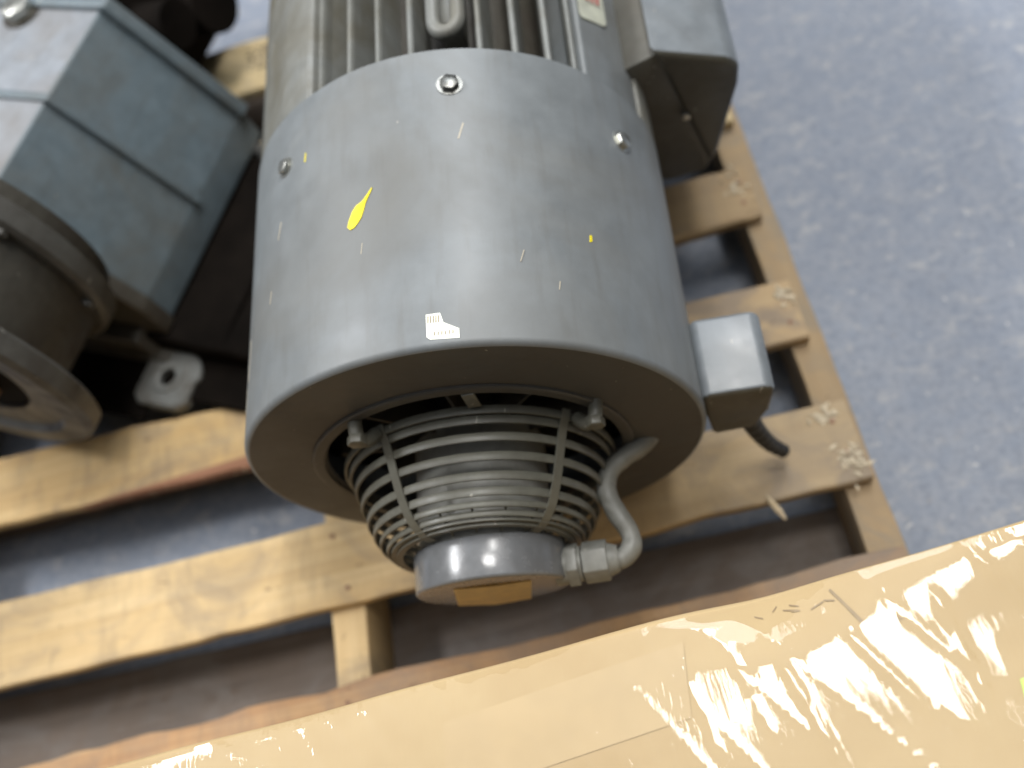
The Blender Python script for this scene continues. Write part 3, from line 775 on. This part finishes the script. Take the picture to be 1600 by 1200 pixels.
ed = [e for e in bm.edges if all(v.co.z > BZ - FZ - .001 for v in e.verts) and all(v.co.y > BD - .001 for v in e.verts)]
bmesh.ops.bevel(bm, geom=ed, offset=.007, segments=4, profile=.5, affect='EDGES')
for v in bm.verts: dents(v)
carton = build('carton', bm, M['card'], bx, 50)
def topz(x, y):
    class V: pass
    v = V(); v.co = Vector((x, y, BZ - FZ)); dents(v); return v.co.z
def flat_on_top(name, pts, mat, h=.0006, parent=carton, n=14):
    """thin patch following the box top; pts is a 4-corner patch"""
    bm = bmesh.new(); g = []
    A, B, C_, D = [Vector((*p, 0)) for p in pts]
    for i in range(n + 1):
        g.append([])
        for j in range(n + 1):
            s, t = i / n, j / n
            p = (A * (1 - s) + B * s) * (1 - t) + (D * (1 - s) + C_ * s) * t
            g[-1].append(bm.verts.new((p.x, p.y, topz(p.x, p.y) + h)))
    for i in range(n):
        for j in range(n): bm.faces.new((g[i][j], g[i + 1][j], g[i + 1][j + 1], g[i][j + 1]))
    return build(name, bm, M[mat], parent, 60)
def b2(x, y):       # world to box-local
    c, s = math.cos(-.030), math.sin(-.030); X, Y = x + .08, y + .08
    return (X * c - Y * s, X * s + Y * c)
flat_on_top('packing_tape', [b2(-.20, .085), b2(-.022, .104), b2(-.015, .155), b2(-.195, .137)], 'tape')
flat_on_top('packing_tape', [b2(-.55, .06), b2(-.34, .075), b2(-.335, .13), b2(-.55, .115)], 'tape')
flat_on_top('lime_sticker', [b2(.184, .060), b2(.215, .062), b2(.215, .088), b2(.188, .084)], 'green', .001)
flat_on_top('marker_stroke', [b2(.0925, .168), b2(.0940, .169), b2(.111, .134), b2(.109, .132)], 'faint', .0007)
for i in range(7):
    rnd = random.Random(i + 40); x, y = .066 + rnd.gauss(0, .014), .160 + rnd.gauss(0, .004); a = rnd.uniform(-.5, .9); L = rnd.uniform(.004, .011)
    dx, dy = math.cos(a) * L, math.sin(a) * L
    flat_on_top('scuff_mark', [b2(x, y), b2(x + dx, y + dy), b2(x + dx, y + dy + .0012), b2(x, y + .0012)], 'faint', .0007, n=2)
for i in range(5):
    rnd = random.Random(i + 90); x, y = .121 + rnd.gauss(0, .006), .137 + rnd.gauss(0, .002); L = rnd.uniform(.003, .008)
    flat_on_top('scuff_mark', [b2(x, y), b2(x + L, y + .001), b2(x + L, y + .002), b2(x, y + .001)], 'faint', .0007, n=2)
# the film: a wrinkled sheet a few millimetres over the top, turned down over the far edge
bm = bmesh.new(); g = []
CREASES = [(Vector(b2(*a_)), Vector(b2(*c_)), w_, h_) for a_, c_, w_, h_ in (
    ((.042, .144), (.064, .060), .0035, .0013), ((.013, .147), (.026, .086), .0025, .0008), ((.088, .148), (.126, .080), .0035, .0012),
    ((.158, .145), (.165, .080), .005, .0018), ((.063, .191), (.087, .139), .003, .0009), ((-.021, .144), (-.010, .082), .003, .0009),
    ((-.228, .213), (-.155, .09), .004, .0012), ((-.40, .17), (-.32, .13), .004, .0014), ((.19, .17), (.25, .05), .005, .002))]
NX, NY = 420, 240
for i in range(NX + 1):
    g.append([])
    for j in range(NY + 1):
        x = BW0 - .003 + (BW1 - BW0 + .006) * i / NX; t = j / NY; L = .75 * 1.0
        s = t * .750
        if s < .754: y = -.50 + s; z = topz(x, min(y, BD)) + .0022 - max(0, y - BD + .012) * .12
        else: y = BD + .0010; z = topz(x, BD) + .001 - (s - .754)
        c, sn = math.cos(.55), math.sin(.55); xr = x * c + y * sn; yr = -x * sn + y * c
        k = noise.noise(Vector((xr * 26, yr * 3.2, 5)))
        ridge = max(0, 1 - abs(k) * 12) ** 2 * .0007
        for (p0, p1, wd, hh) in CREASES:
            q = Vector((x, y)) - p0; dl = p1 - p0; tt = q.dot(dl) / dl.length_squared
            if -.15 < tt < 1.15:
                off = abs(q.x * dl.y - q.y * dl.x) / dl.length + noise.noise(Vector((tt * 4, p0.x * 9, 0))) * .002
                z += hh * max(0, 1 - abs(off) / wd) * min(1, (tt + .15) * 5, (1.15 - tt) * 5)
        z += ridge + noise.noise(Vector((x * 9, y * 9, 9))) * .0002
        if s >= .754: y += .0005
        g[-1].append(bm.verts.new((x, y, z)))
for i in range(NX):
    for j in range(NY): bm.faces.new((g[i][j], g[i + 1][j], g[i + 1][j + 1], g[i][j + 1]))
build('stretch_film', bm, M['film'], bx, 80)

# ------------------------------------------------------------------ loose splinter hanging at the board edge
bm = bmesh.new()
tube([(0, 0, 0), (.003, -.010, .001), (.008, -.020, -.002), (.0125, -.030, -.006)], [.0012, .0034, .0042, .0016], 6, True, bm)
sp = build('wood_splinter', bm, M['splinter'], None, 20, loc=(.107, .367, .0035))
tag(sp, 'curled wood splinter caught on the edge of the deck board below the small junction box', 'splinter')
